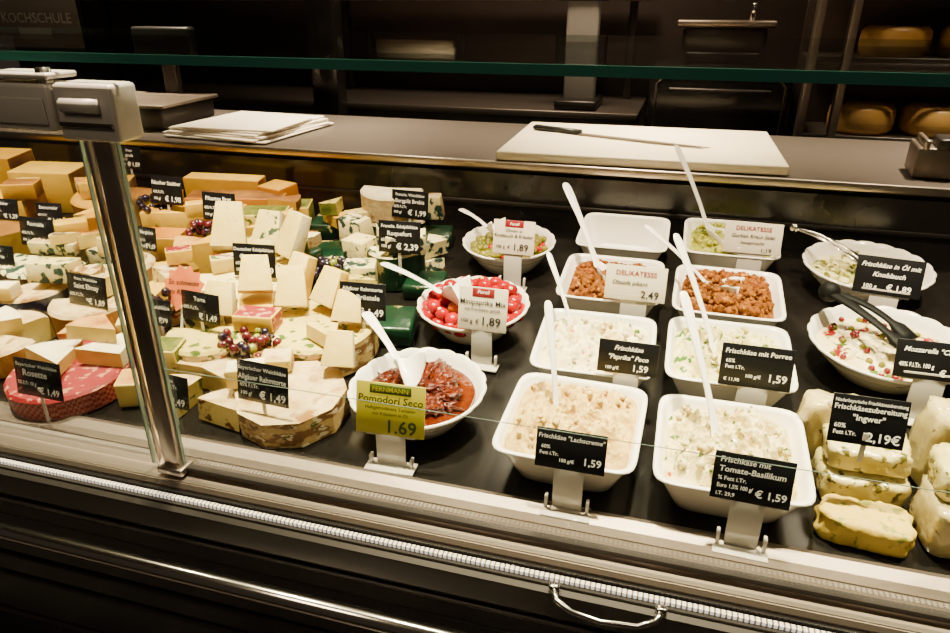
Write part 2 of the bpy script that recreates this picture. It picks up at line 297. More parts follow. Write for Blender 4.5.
def round_bowl(x,y,name,R,food,h=.07,level=.045,lobes=20,fill=None):
    b=MB(); ns=lobes*10
    prof=[(0,.0,0),(.55,0,0),(.6,.004,0),(.76,.03,.2),(.88,.05,.6),(.96,.062,.9),(1.0,.067,1),(1.005,.0705,1),(.985,.073,1),(.955,.071,.9),(.9,.060,.7),(.82,.042,.4),(.6,.012,0),(0,.01,0)]
    rings=[]
    for r,z,l in prof:
        ring=[]
        for j in range(ns):
            t=2*pi*j/ns; w=abs(math.sin(t*lobes/2))**.8
            rr=R*r*(1+l*.022*(w-.6)); ring.append((rr*math.cos(t),rr*math.sin(t),z*h/.07+l*.0022*w))
        rings.append(ring)
    b.loft(rings,'porc',cap0=False,cap1=False)
    ri=R*(.6+.22*(level-.012)/.03) if level<.042 else R*(.82+.08*(level-.042)/.016)
    if food: lump(b,lambda t:(math.cos(t)*ri,math.sin(t)*ri),level,*food)
    if fill: fill(b,ri,level)
    return b.obj(name,(x,y,dz(y-.07)+.009),(SL,0,0))
def f_tom(b,ri,lv):
    for i in range(60):
        a=random.random()*6.28;q=math.sqrt(random.random())*.78
        T=tr(q*ri*math.cos(a),q*ri*math.sin(a)*.85+.008,lv+.004+.014*(1-q))@rz(random.random()*6)@rx(random.uniform(-.5,.5))
        b.blob((0,0,0),random.uniform(.013,.022),'stom',3,1.5,2.4,(1.35,.7,.35),T)
def f_pep(b,ri,lv):
    for l,(n,qq) in enumerate([(20,.95),(15,.66),(8,.3),(17,.84),(11,.52),(4,.18)]):
        for i in range(n):
            a=2*pi*i/n+random.random()*.3+l; z=lv+.008+(.018 if l>2 else 0)+(.006 if l>3 else 0)+random.uniform(-.003,.003)
            c=(qq*ri*math.cos(a),qq*ri*math.sin(a),z); r=random.uniform(.015,.0185)
            b.blob(c,r,'pep' if random.random()<.93 else 'pepy',3,.08,1.5,(1,1,.9))
            if l>2 and random.random()<.3:
                d=Vector((random.uniform(-.6,.6),random.uniform(-.9,.1),.8)).normalized()*r*.86
                b.blob((c[0]+d.x,c[1]+d.y,c[2]+d.z),r*.26,'cream',2,.3,2)
def f_ol(b,ri,lv):
    for i in range(170):
        a=random.random()*6.28;q=math.sqrt(random.random())*.95
        b.blob((q*ri*math.cos(a),q*ri*math.sin(a),lv+.006+random.random()*.014*(1.2-q)),random.uniform(.008,.011),'olive' if random.random()<.93 else 'pep',2,.05,1,(1.25,.95,.95))
def f_feta(b,ri,lv):
    for i in range(38):
        a=random.random()*6.28;q=math.sqrt(random.random())*.85
        T=tr(q*ri*math.cos(a),q*ri*math.sin(a),lv+.006)@rz(random.random()*3)@rx(random.uniform(-.4,.4))
        b.box((0,0,0),(.024,.02,.016),'fD',.004,T)
    for i in range(60):
        a=random.random()*6.28;q=math.sqrt(random.random())*.9
        b.blob((q*ri*math.cos(a),q*ri*math.sin(a),lv+.01),.006,'olive',2,.2,1,(1,1,.5))
def f_moz(b,ri,lv):
    for i in range(28):
        a=random.random()*6.28;q=math.sqrt(random.random())*.85
        b.blob((q*ri*math.cos(a),q*ri*math.sin(a),lv+.003),random.uniform(.012,.018),'fE',2,.1,1,(1,1,.7))
    for i in range(55):
        a=random.random()*6.28;q=math.sqrt(random.random())*.95
        b.blob((q*ri*math.cos(a),q*ri*math.sin(a),lv+.014*(1-q*.6)),.0065,'cran' if i%3 else 'olive',2,.2,1)
round_bowl(-.424,1.083,'bowl_of_dried_tomatoes',.13,(0,.001,60,'oil'),level=.05,fill=f_tom)
round_bowl(-.412,1.42,'bowl_of_stuffed_mini_peppers',.128,(.004,.004,40,'stom'),level=.052,fill=f_pep)
round_bowl(-.414,1.773,'bowl_of_olives',.125,(.004,.004,60,'olive'),level=.048,fill=f_ol)
round_bowl(.475,1.82,'bowl_of_feta_cubes',.145,(.002,.004,40,'fD'),level=.046,fill=f_feta)
round_bowl(.452,1.455,'bowl_of_mozzarella_with_cranberries',.15,(.006,.006,30,'fE'),level=.05,fill=f_moz)
# ---------------------------------------------------------------- spoons / tongs
def spoon(p0,p1,name='serving_spoon',arc=.012,wd=1,k='spoon'):
    p0=Vector(p0);p1=Vector(p1); d=p1-p0; Ln=d.length; d.normalize()
    a=d.cross(Vector((0,0,1))).normalized(); n=a.cross(d).normalized()
    prof=[(0,.003,.001,0),(.03,.013,.0015,5),(.08,.021,.002,7),(.15,.025,.002,8),(.22,.022,.002,7),(.28,.012,.0025,5),(.33,.006,.003,0),(.5,.0055,.003,0),(.7,.007,.0028,0),(.88,.0095,.0025,0),(.96,.0095,.0025,0),(.99,.007,.002,0),(1,.003,.001,0)]
    b=MB(); rings=[]; m=16
    for t,w,th,cv in prof:
        c=p0+d*(t*Ln)+n*(arc*math.sin(pi*t)); ring=[]
        for j in range(m):
            u=w*wd*math.cos(2*pi*j/m); v=th*math.sin(2*pi*j/m)+cv*4*u*u*2
            ring.append(c-Vector(p0)+a*u+n*v)
        rings.append(ring)
    b.loft(rings,k); return b.obj(name,p0)
spoon((.135,.985,.895),(.034,1.15,1.168))
spoon((.14,1.27,.915),(.013,1.42,1.185))
spoon((-.135,.985,.895),(-.192,1.13,1.132),wd=.8)
spoon((-.135,1.27,.915),(-.246,1.42,1.12),wd=.7)
spoon((-.12,1.565,.955),(-.263,1.72,1.2),wd=1.25)
spoon((.155,1.55,.965),(-.055,1.6,1.144),wd=1.3)
spoon((.13,1.85,.98),(-.009,1.95,1.265),wd=1.25)
spoon((-.425,1.055,.955),(-.567,1.17,1.046),wd=1.25)
spoon((-.40,1.35,.985),(-.655,1.46,1.04),wd=1.25)
spoon((-.44,1.76,1.02),(-.572,1.83,1.079),wd=1.1)
def tongs(p,q,name,k,r,sp):
    b=MB(); p=Vector(p);q=Vector(q)
    for s in (-1,1):
        o=Vector((0.3,1,0)).normalized()*sp*s; pts=[];rad=[]
        for i in range(13):
            t=i/12; c=q.lerp(p,t)+o*math.sin(pi*min(t*1.0,1)*.62+.05)*1.0+Vector((0,0,.012*math.sin(pi*t))); pts.append(c); rad.append(r*(1-.3*t) if t<.8 else r*1.5)
        b.tube(pts,rad,k,10,.45)
    b.blob(q,r*1.6,k,2,0,1); return b.obj(name)
tongs((.46,1.79,1.035),(.304,1.86,1.09),'serving_tongs','chrome',.007,.018)
tongs((.48,1.41,1.0),(.34,1.52,1.055),'serving_tongs','tongb',.014,.032)
# ---------------------------------------------------------------- cheeses
TOP=[]
def wheel(name,x,y,zo,r,h,side,top,paste,a0=0,sw=360,n=48,ox=0,rot=0,extra=None):
    TOP.append((x,y,r,zo+h))
    b=MB(); prof=[(r-.004,0),(r,.004),(r,h-.006),(r-.006,h)] if n>12 else [(r,0),(r,h)]
    full=sw>=359; cols=n if full else max(3,int(n*sw/360))+1; np_=len(prof); vs=[];fs=[];ms=[]
    for i in range(cols):
        a=math.radians(a0+(360/n*i if full else sw*i/(cols-1)))
        for q,z in prof:
            k=1 if n<=12 else 1+.012*noise.noise(Vector((math.cos(a)*3,math.sin(a)*3,z*20+x*9)))
            vs.append((q*k*math.cos(a),q*k*math.sin(a),z))
    cb=len(vs); vs+= [(0,0,0),(0,0,h)]
    for i in range(cols if full else cols-1):
        j=(i+1)%cols
        for p in range(np_-1): fs.append([i*np_+p,j*np_+p,j*np_+p+1,i*np_+p+1]); ms.append(top if (n>12 and p==np_-2) else side)
        fs.append([i*np_+np_-1,j*np_+np_-1,cb+1]); ms.append(top)
        fs.append([j*np_,i*np_,cb]); ms.append(side)
    if not full:
        e=(cols-1)*np_
        fs.append([cb]+[p for p in range(np_)]+[cb+1]); ms.append(paste)
        fs.append([cb+1]+[e+p for p in range(np_)][::-1]+[cb]); ms.append(paste)
    b.add(vs,fs,ms,False)
    if extra: extra(b)
    return b.obj(name,(x,y,dz(y)+zo+.002),(SL,0,rot))
def block(name,x,y,zo,w,d,h,f,s=None,t=None,rot=0,tilt=0,roll=0,taper=1,bev=.003,tx=None):
    TOP.append((x,y,max(w,d)*.5,zo+h))
    b=MB(); b.box((0,0,h/2),(w,d,h),f,bev,rx(tilt)@Matrix.Rotation(roll,4,'Y'),taper,mats={'f':f,'s':s or f,'t':t or s or f},tx=tx)
    return b.obj(name,(x,y,dz(y)+zo+.002+abs(math.sin(tilt))*d/2+abs(math.sin(roll))*w/2),(SL,0,rot))
def wedge(name,x,y,zo,L,W,h,paste,rind,top=None,rot=0):
    TOP.append((x,y,L*.5,zo+h))
    b=MB(); pts=[(0,0)]+[(L*math.cos(a),L*math.sin(a)) for a in [(-.5+i/6)*W/L for i in range(7)]]
    n=len(pts); top=top or rind
    vs=[(px-L*.6,py,0) for px,py in pts]+[(px-L*.6,py,h) for px,py in pts]
    fs=[list(range(n))[::-1],list(range(n,2*n))]; ms=[top,top]
    for i in range(n):
        j=(i+1)%n; fs.append([i,j,j+n,i+n]); ms.append(paste if i in(0,n-1) else rind)
    b.add(vs,fs,ms,False); return b.obj(name,(x,y,dz(y)+zo+.002),(SL,0,rot))
def slice_(x,y,zo,w,h,f='ivory',s='rindw2',rot=.4,tilt=-.3,d=.042):
    # leaning portion: paste on two broad faces, rind along the edges
    return block('cheese_slice',x,y,zo,w*1.2,d,h*.76,f,s,s,rot=rot,tilt=tilt-.25,taper=.75,tx=.72,bev=.002,roll=.1)
# front row
wheel('cream_torte_wheel',-.665,1.03,0,.108,.055,'print','rindw','ivory',n=10,a0=18)
slice_(-.60,1.10,.057,.055,.095,rot=.35)
block('cheese_slice',-.73,1.09,.057,.06,.05,.03,'herb','rindw',rot=.4)
wheel('soft_cheese_wheel',-.885,1.06,0,.10,.055,'print2','rindw','ivory',a0=-20,sw=200,rot=0)
wedge('soft_cheese_wedge',-.91,.985,0,.11,.10,.055,'herb','print2','rindw',rot=2.0)
wedge('soft_cheese_wedge',-.79,.98,0,.10,.08,.045,'nut','print','rindw',rot=2.6)
block('soft_cheese_portion',-1.0,1.0,0,.07,.06,.055,'ivory','rindo',rot=.4)
block('soft_cheese_portion',-.98,1.08,.0,.06,.06,.085,'herb','rindg',rot=.2)
wheel('soft_cheese_in_gingham_paper',-1.165,1.0,0,.12,.05,'gingham','redp','ivory')
wedge('brie_wedge',-1.20,1.0,.052,.12,.11,.03,'ivory','rindw2',rot=2.4)
wedge('brie_wedge',-1.10,1.04,.052,.10,.09,.035,'ivory','rindw2',rot=.6)
wedge('brie_wedge',-1.14,1.06,.088,.11,.09,.03,'ivory','rindo',rot=2.9)
wheel('orange_rind_cheese_wheel',-1.42,1.06,0,.11,.06,'rindo','rindw','ivory',a0=60,sw=300)
wedge('orange_rind_cheese_wedge',-1.42,1.06,.062,.12,.08,.035,'ivory','rindo','rindw2',rot=1.2)
# second row
wheel('herb_cheese_wheel',-.93,1.17,0,.10,.075,'print2','herb','herb',a0=190,sw=220)
slice_(-.93,1.19,.078,.06,.10,rot=.35)
block('blue_cheese_portion',-.99,1.22,.0,.07,.05,.11,'blue','bluef',rot=.2)
wheel('cream_torte_wheel',-.71,1.25,0,.12,.075,'print','herb','ivory',a0=0,sw=360)
slice_(-.79,1.26,.078,.06,.12,'ivory','rindw2',rot=.5,tilt=-.35)
slice_(-.72,1.29,.078,.06,.11,'ivory','yellow',rot=-.3)
slice_(-.64,1.23,.078,.055,.09,'ivory','rindo',rot=.3)
wedge('torte_wedge',-.66,1.17,.078,.1,.07,.03,'ivory','rindw2','herb',rot=2.3)
wheel('orange_rind_cheese_wheel',-1.31,1.24,0,.10,.07,'rindo','rindw','ivory',a0=200,sw=250)
wedge('orange_rind_cheese_wedge',-1.24,1.13,.0,.12,.09,.07,'ivory','rindo','rindo',rot=-1.0)
wedge('orange_rind_cheese_wedge',-1.29,1.25,.072,.12,.09,.045,'ivory','rindo','rindw',rot=-2.0)
block('soft_cheese_portion',-1.13,1.17,0,.08,.06,.08,'ivory','rindo','rindw',rot=.5)
wheel('blue_foil_cheese_wheel',-1.52,1.27,0,.10,.07,'bfoil','rindw','blue',a0=230,sw=280)
block('blue_cheese_block',-1.45,1.27,.075,.10,.07,.05,'blue','bluef',rot=.2,tilt=-.2)
wheel('blue_foil_cheese_wheel',-1.66,1.12,0,.10,.07,'bfoil','bfoil','blue')
wheel('blue_foil_cheese_wheel',-1.53,1.14,0,.07,.05,'bfoil','bfoil','blue')
# third row
wheel('blue_brie_wheel',-1.0,1.42,0,.135,.085,'rindw','bluef','bluef',a0=200,sw=320)
slice_(-1.09,1.48,.088,.075,.16,'ivory','rindw2',rot=.55,tilt=-.4,d=.05)
slice_(-1.0,1.51,.088,.065,.13,'bluef','rindw2',rot=.2,tilt=-.3)
slice_(-.925,1.48,.088,.065,.15,'ivory','rindw2',rot=-.4,tilt=-.3)
slice_(-.97,1.44,.088,.05,.07,'ivory','rindw2',rot=.3)
block('cream_cheese_block',-.90,1.29,.0,.08,.08,.085,'ivory','yellow',rot=.5)
slice_(-.89,1.28,.09,.065,.11,'ivory','gold',rot=.6,tilt=-.35,d=.05)
slice_(-.83,1.32,.05,.06,.16,'ivory','yellow',rot=-.3,tilt=-.3)
wheel('soft_cheese_wheel',-1.17,1.33,0,.085,.06,'print2','herb','nut')
wedge('nut_cheese_wedge',-1.17,1.34,.062,.12,.09,.04,'nut','rindw',rot=2.2)
block('green_foil_block',-.60,1.35,0,.13,.11,.05,'gfoil','gfoil',rot=.2,bev=.008)
block('green_foil_block',-.585,1.57,0,.10,.10,.04,'gfoil','gfoil',rot=.1,bev=.008)
wheel('roquefort_wheel',-.68,1.62,.0,.075,.10,'gfoil','blue','blue',a0=200,sw=230)
block('roquefort_piece',-.64,1.585,.10,.10,.06,.05,'blue','blue',rot=.3)
block('roquefort_piece',-.74,1.52,.0,.08,.06,.09,'blue','blue',rot=.3)
block('roquefort_piece',-.77,1.6,.0,.07,.06,.12,'blue','bluef',rot=-.3)
block('roquefort_piece',-.83,1.70,.05,.09,.06,.08,'blue','blue',rot=-.4,taper=.85)
block('blue_cheese_piece',-.75,1.72,.0,.07,.05,.11,'blue','gfoil',rot=.5,taper=.85)
block('green_foil_block',-.88,1.68,0,.14,.12,.045,'gfoil','gfoil',rot=.3,bev=.008)
block('green_foil_block',-.97,1.87,0,.16,.11,.05,'gfoil','gfoil',rot=.15,bev=.008)
block('green_foil_block',-.66,1.87,.0,.10,.09,.04,'gfoil','gfoil',rot=.2,bev=.008)
wheel('blue_cheese_wheel',-.80,1.93,.0,.095,.05,'gfoil','rindw','blue')
wheel('blue_cheese_half_wheel',-.82,1.94,.052,.095,.08,'rindw','rindw2','blue',a0=170,sw=190,rot=.2)
block('blue_cheese_piece',-.70,1.93,.052,.09,.05,.07,'blue','rindw',rot=.2,taper=.8)
wheel('herb_rind_cheese_wheel',-1.14,1.66,0,.12,.07,'rindg','herb','herb',a0=20,sw=340)
block('herb_cheese_block',-1.11,1.69,.072,.13,.08,.06,'herb','rindg',rot=.25)
block('herb_cheese_block',-1.02,1.62,.0,.10,.08,.10,'herb','rindg',rot=.5)
block('green_foil_block',-.95,1.60,.0,.10,.08,.07,'gfoil','gfoil',rot=-.4,bev=.008)
# back row hard cheeses
block('yellow_cheese_bar',-1.44,1.60,.0,.20,.08,.075,'gold','orange',rot=.2)
block('yellow_cheese_bar',-1.38,1.74,.0,.3,.07,.10,'yellow','rindb','gold',rot=.3)
block('orange_cheese_bar',-1.30,1.85,.0,.3,.08,.11,'orange','orange','rindb',rot=.25)
block('yellow_cheese_bar',-1.40,1.94,.0,.26,.06,.13,'gold','rindb','yellow',rot=.1)
block('orange_cheese_bar',-1.20,1.93,.0,.10,.08,.12,'orange','orange','gold',rot=-.3)
block('green_rind_cheese_block',-1.10,1.84,.0,.10,.08,.10,'yellow','rindg',rot=.3)
block('green_rind_cheese_block',-1.18,1.77,.0,.10,.06,.08,'herb','rindg','rindg',rot=.4)
wheel('hard_cheese_wheel',-1.74,1.84,0,.14,.09,'rindb','gold','yellow',a0=180,sw=200)
block('yellow_cheese_block',-1.74,1.80,.093,.15,.08,.05,'yellow','rindb','gold',rot=.4)
wedge('yellow_cheese_wedge',-1.6,1.76,.0,.16,.11,.12,'yellow','rindb','rindb',rot=1.9)
wedge('yellow_cheese_wedge',-1.66,1.68,.0,.16,.11,.10,'ivory','rindb','yellow',rot=1.2)
block('yellow_cheese_block',-2.08,1.72,.0,.2,.12,.10,'yellow','rindb','gold',rot=.2)
block('yellow_cheese_block',-2.04,1.88,.0,.22,.12,.14,'yellow','rindb','yellow',rot=.15)
block('orange_cheese_block',-2.28,1.90,.0,.2,.12,.17,'gold','rindb','gold',rot=.1)
block('smoked_cheese_block',-1.98,1.70,.102,.1,.06,.05,'gold','rindb',rot=.4)
block('yellow_cheese_block',-1.60,1.54,.0,.11,.08,.08,'ivory','rindb',rot=.4)
block('blue_cheese_block',-1.50,1.50,.0,.09,.06,.07,'blue','rindw',rot=.1)
wedge('hard_cheese_wedge',-1.88,1.5,.0,.2,.15,.08,'yellow','rindb','rindb',rot=1.7)
wheel('dark_rind_cheese_wheel',-2.1,1.52,0,.12,.07,'rindb','rindb','ivory',a0=200,sw=300)
wheel('blue_cheese_wheel',-1.62,1.42,0,.12,.06,'rindb','blue','blue',a0=180,sw=180)
block('blue_cheese_block',-1.62,1.45,.062,.14,.05,.035,'blue','rindw',rot=.1)
wheel('soft_cheese_wheel',-1.39,1.42,0,.09,.065,'rindo','rindw','ivory',a0=200,sw=300)
slice_(-1.37,1.43,.067,.06,.07,rot=.5)
block('cheese_slice',-1.44,1.44,.067,.05,.04,.05,'nut','rindw',rot=-.4,tilt=-.2)
wedge('hard_cheese_wedge',-1.25,1.50,.0,.14,.1,.10,'yellow','rindo','rindo',rot=1.8)
wedge('hard_cheese_wedge',-1.16,1.51,.0,.12,.08,.12,'yellow','rindb','gold',rot=1.2)
wheel('soft_cheese_wheel',-1.9,1.28,0,.13,.06,'rindw','print2','ivory')
wheel('soft_cheese_wheel',-1.68,.98,0,.07,.05,'print','rindw','ivory')
# loose portions stacked in the gaps
def top_at(x,y,r):
    z=0
    for tx,ty,tr_,tz in TOP:
        if math.hypot(x-tx,y-ty)<tr_*.85+r*.6: z=max(z,tz)
    return z
kinds=[('yellow','rindb','yellow'),('ivory','rindo','rindo'),('ivory','rindw2','rindw2'),('blue','rindw','blue'),('gold','orange','gold'),('herb','rindg','herb'),('nut','print','print'),('ivory','print2','print2'),('bluef','gfoil','bluef'),('yellow','gold','yellow'),('yellow','redp','redp'),('gold','rindb','rindb')]
cnt=0
for i in range(1800):
    if cnt>=66: break
    x=random.uniform(-2.3,-.62); y=random.uniform(1.0,1.93)
    if x<-1.45 and y<1.1: continue
    r=random.uniform(.03,.048); z=top_at(x,y,r)
    if z>.105 or (y<1.15 and z>.08): continue
    if any(abs(x-sx)<.095 and -.17<y-sy<.045 for sx,sy in SIGNS): continue
    k=random.choice(kinds); hard=y>1.5 and x<-.95
    if not hard and x>-.95 and y>1.4: k=random.choice([kinds[3],kinds[3],kinds[8],kinds[5]])
    if hard and random.random()<.6: k=random.choice([kinds[0],kinds[4],kinds[9],kinds[5],kinds[11]])
    nm={'yellow':'hard_cheese_portion','gold':'hard_cheese_portion','orange':'hard_cheese_portion','blue':'blue_cheese_portion','bluef':'blue_cheese_portion'}.get(k[0],'soft_cheese_portion')
    if random.random()<.7: wedge(nm,x,y,z,r*2.5,r*1.8,random.uniform(.025,.045),k[0],k[1],k[2],rot=random.uniform(0,6.28))
    else: block(nm,x,y,z,r*2.0,r*1.3,random.uniform(.03,.045),k[0],k[1],k[2],rot=random.uniform(-.9,.9),tilt=-.08)
    cnt+=1
def grapes(name,x,y,zo,k,n,sp,r=.0105):
    b=MB()
    for i in range(n):
        l=i%3
        b.blob((random.gauss(0,sp),random.gauss(0,sp*.7),r+l*r*1.1),r*random.uniform(.85,1.1),k if random.random()<.6 else ('grapeg' if random.random()<.8 else 'grapegr'),2,.03,1,(1,1,1.08))
    return b.obj(name,(x,y,dz(y)+zo))
grapes('grape_bunch',-.82,1.13,.055,'grape',50,.032)
grapes('grape_bunch',-.82,1.52,.05,'grapeg',40,.026)
grapes('grape_bunch',-1.25,1.60,.08,'grape',22,.02)
grapes('grape_bunch',-1.50,1.72,.09,'grapeg',30,.03)
grapes('grape_bunch',-1.12,1.2,.08,'grapeg',16,.018)
# star shaped promo card
b=MB(); ns=24; pts=[]
for i in range(ns):
    r=.056 if i%2 else .045; a=2*pi*i/ns; pts.append((r*math.cos(a),0,r*math.sin(a)))
b.loft([[(p[0],-.001,p[2]) for p in pts],[(p[0],.001,p[2]) for p in pts]],'star',False)
b.text('So schmeckt',0,.008,.016,'tb',y=-.0018,shear=.2,maxw=.08); b.text('zu Raclette',0,-.014,.016,'tb',y=-.0018,shear=.2,maxw=.08)
b.box((0,.004,-.06),(.006,.002,.09),'clear')
b.obj('star_shaped_promo_card',(-1.06,1.25,dz(1.25)+.115),(-.4,0,.05))
# right front packages
def pack(name,x,y,zo,w,d,h,k,rot=0,amp=.006):
    b=MB(); ns=60; rings=[]
    sd=random.random()*50
    for q,z in [(0,0),(.9,0),(.98,.06),(1,.25),(1.0,.5),(1,.75),(.98,.92),(.9,1),(.7,1.01),(.45,1.02),(.2,1.02),(0,1.02)]:
        ring=[]
        for j in range(ns):
            X,Y=sup(2*pi*j/ns,7); p=Vector((X*w/2*q,Y*d/2*q,z*h)); nn=(noise.noise(p*45+Vector((sd,0,0)))+.5*noise.noise(p*140+Vector((sd,0,0))))*amp
            ring.append(p+Vector((X*q,Y*q,.6))*nn if z>0 else p)
        rings.append(ring)
    b.loft(rings,k,cap0=False,cap1=False); return b.obj(name,(x,y,dz(y)+zo+.002),(SL,0,rot))
pack('wrapped_cheese_pack',.345,1.075,0,.13,.09,.05,'wrapin',.05)
pack('wrapped_cheese_pack',.345,1.08,.057,.12,.08,.04,'wrapin',.0)
pack('wrapped_cheese_pack',.31,1.15,.0,.12,.05,.12,'wrap',.1)
pack('cheese_chunk',.335,.97,0,.125,.065,.045,'knob',-.1,.008)
pack('wrapped_cheese_pack',.475,1.0,0,.12,.1,.08,'wrap',.1)
pack('wrapped_cheese_pack',.475,1.01,.084,.11,.09,.045,'wrapin',-.05)
pack('wrapped_cheese_pack',.49,1.14,.0,.12,.07,.14,'wrap',.2)
# ---------------------------------------------------------------- display case
X0,X1=-3.6,1.7; XC=(X0+X1)/2; XL=X1-X0
b=MB()
def part(prof,k):
    n=len(prof); vs=[(X0,y,z) for y,z in prof]+[(X1,y,z) for y,z in prof]
    b.add(vs,[[i,(i+1)%n,(i+1)%n+n,i+n] for i in range(n)]+[list(range(n))[::-1],list(range(n,2*n))],k)
part([(.915,dz(.915)),(2.03,dz(2.03)),(2.03,.82),(.915,.82)],'deck')
part([(.9149,.80),(.9149,.868),(.905,.870),(.885,.864),(.865,.864),(.865,.80)],'steel2')
part([(.8649,.80),(.8649,.862),(.845,.864),(.80,.858),(.795,.852),(.795,.80)],'steel2')
part([(.8100,.80),(.8100,.8605),(.802,.8605),(.802,.80)],'steel')
part([(.7949,.79),(.7949,.848),(.789,.848),(.789,.79)],'black')
part([(.768,.79),(.768,.836),(.765,.838),(.757,.834),(.757,.79)],'dgrey')
part([(.95,.10),(.95,.79),(.775,.79),(.775,.72),(.83,.70),(.83,.10)],'black')
for z in (.76,.66,.60,.54,.48,.36,.24): b.box((XC,.83 if z<.7 else .775,z),(XL,.012,.008),'dgrey',.002)
b.box((XC,1.5,.05),(XL,1.0,.1),'black')
b.box((XC,1.95,.45),(XL,.14,.72),'black')
part([(2.03,.8),(2.03,1.14),(2.033,1.14),(2.033,.8)],'black')
b.box((XC,2.026,1.05),(XL,.008,.012),'dgrey',.002)
case=b.obj('refrigerated_display_counter')
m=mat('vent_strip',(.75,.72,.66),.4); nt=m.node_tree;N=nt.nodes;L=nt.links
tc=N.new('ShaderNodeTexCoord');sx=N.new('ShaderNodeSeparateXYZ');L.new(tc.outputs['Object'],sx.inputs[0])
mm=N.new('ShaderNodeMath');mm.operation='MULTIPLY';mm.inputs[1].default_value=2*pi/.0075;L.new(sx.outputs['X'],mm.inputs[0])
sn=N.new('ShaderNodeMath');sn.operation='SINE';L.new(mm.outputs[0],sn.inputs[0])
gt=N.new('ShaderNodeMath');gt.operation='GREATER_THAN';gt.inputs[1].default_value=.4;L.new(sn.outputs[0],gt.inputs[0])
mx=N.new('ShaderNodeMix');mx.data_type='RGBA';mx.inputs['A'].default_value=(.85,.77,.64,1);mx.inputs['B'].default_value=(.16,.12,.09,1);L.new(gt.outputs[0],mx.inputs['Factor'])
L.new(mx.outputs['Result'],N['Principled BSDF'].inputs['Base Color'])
L.new(mx.outputs['Result'],N['Principled BSDF'].inputs['Emission Color']);N['Principled BSDF'].inputs['Emission Strength'].default_value=1.0  # glow put into the strip's own pattern so it looks lit
M['vent']=m
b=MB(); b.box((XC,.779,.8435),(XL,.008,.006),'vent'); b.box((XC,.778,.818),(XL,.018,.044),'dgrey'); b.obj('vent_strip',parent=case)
b=MB(); b.tube([(X0,.72,.738),(X1,.72,.738)],.015,'chrome',24)
for x in (-3,-1.5,0,1.5): b.box((x,.765,.738),(.02,.09,.02),'dgrey',.003)
b.obj('bumper_rail',parent=case)
b=MB(); b.tube([(-.10,.76,.845),(-.095,.745,.837),(-.07,.738,.828),(-.03,.735,.825),(.02,.738,.828),(.045,.745,.837),(.05,.76,.845)],[.006,.005,.004,.004,.004,.005,.006],'chrome',12)
b.box((-.10,.76,.845),(.016,.012,.012),'chrome',.003); b.box((.05,.76,.845),(.016,.012,.012),'chrome',.003)
b.obj('front_handle',parent=case)
# rear worktop
b=MB(); b.box((XC,2.39,1.158),(XL,.69,.03),'worktop',.006); b.box((XC,2.042,1.162),(XL,.014,.024),'steel',.004)
b.box((XC,2.5,.56),(XL,.4,1.12),'darkwall')
b.obj('rear_worktop')
# glass
b=MB(); b.box(((-.765+X1)/2,.825,1.185),(X1+.765,.006,.63),'glass'); b.box((-.765,.825,1.185),(.002,.0065,.63),'gedge'); b.box(((-.765+X1)/2,.825,.873),(X1+.765,.012,.008),'dgrey')
b.box(((-.765+X1)/2,.8215,1.07),(X1+.765,.0008,.0010),'gedge'); b.obj('front_glass_pane')  # thin pale line across the pane, sharing the edge colour
b=MB(); b.box(((-.80+X0)/2,.825,1.185),(-.80-X0,.006,.63),'glass'); b.box((-.83,.825,1.185),(.0025,.0065,.63),'gedge'); b.obj('front_glass_pane')
b=MB(); b.box((XC,1.13,1.548),(XL,.66,.012),'shelfglass'); b.box((XC,.7985,1.548),(XL,.004,.0118),'sgreen')
b.obj('glass_top_shelf')
b=MB()
b.box((-.783,.822,1.18),(.032,.018,.63),'steel',.003); b.box((-.783,.822,.872),(.05,.035,.014),'steel',.003)
b.box((-.806,.815,1.18),(.004,.012,.62),'chrome',.001)
b.box((-.868,.80,1.484),(.105,.05,.064),'bracket',.006); b.box((-.762,.80,1.480),(.095,.05,.075),'bracket',.006)
b.box((-.868,.773,1.480),(.085,.004,.035),'grey',.002)
b.box((-.865,.80,1.525),(.11,.054,.008),'bracket',.003)
b.tube([(-.83,.79,1.475),(-.83,.79,1.535)],.010,'chrome',12); b.tube([(-.795,.775,1.49),(-.735,.775,1.49)],.010,'bracket',12)
b.box((-.762,.773,1.465),(.085,.004,.006),'dgrey',.001)
b.obj('glass_support_post')
# ---------------------------------------------------------------- worktop items
WT=1.175
b=MB(); b.box((0,0,.014),(.82,.56,.028),'board',.007,seg=3); b.obj('cutting_board',(-.12,2.33,WT+.001),(0,0,.02))
b=MB()
hx=Vector((-.49,2.43,.0));tip=Vector((.10,2.23,0)); d=(tip-hx).normalized(); nn=Vector((-d.y,d.x,0))
b.tube([hx+Vector((0,0,.012)),hx+d*.01+Vector((0,0,.012)),hx+d*.1+Vector((0,0,.013)),hx+d*.18+Vector((0,0,.012))],[.008,.014,.012,.013],'blackp',12,.7)
bl=[hx+d*.175-nn*.016,hx+d*.45-nn*.018,hx+d*.58-nn*.006,hx+d*.61+nn*.01,hx+d*.175+nn*.012]
b.loft([[p+Vector((0,0,.006)) for p in bl],[p+Vector((0,0,.008)) for p in bl]],'steel2',False)
b.obj('kitchen_knife',(0,0,WT+.0295-.003))
b=MB()
for i in range(5):
    b.box((random.uniform(-.01,.01),random.uniform(-.01,.01),.004+i*.0062),(.42-.01*i,.44-.01*i,.0055),'paper',.002,rz(random.uniform(-.06,.06)))
b.box((.02,-.05,.035),(.36,.3,.006),'paper',.002,rz(.15))
b.obj('folded_paper_stack',(-1.52,2.30,WT+.001),(0,0,-.12))
b=MB(); b.box((0,0,.012),(.3,.3,.02),'paper',.004); b.box((.0,.0,.028),(.27,.28,.008),'paper',.003,rz(.1)); b.obj('folded_cloth',(-2.5,2.25,WT+.001),(0,0,.2))
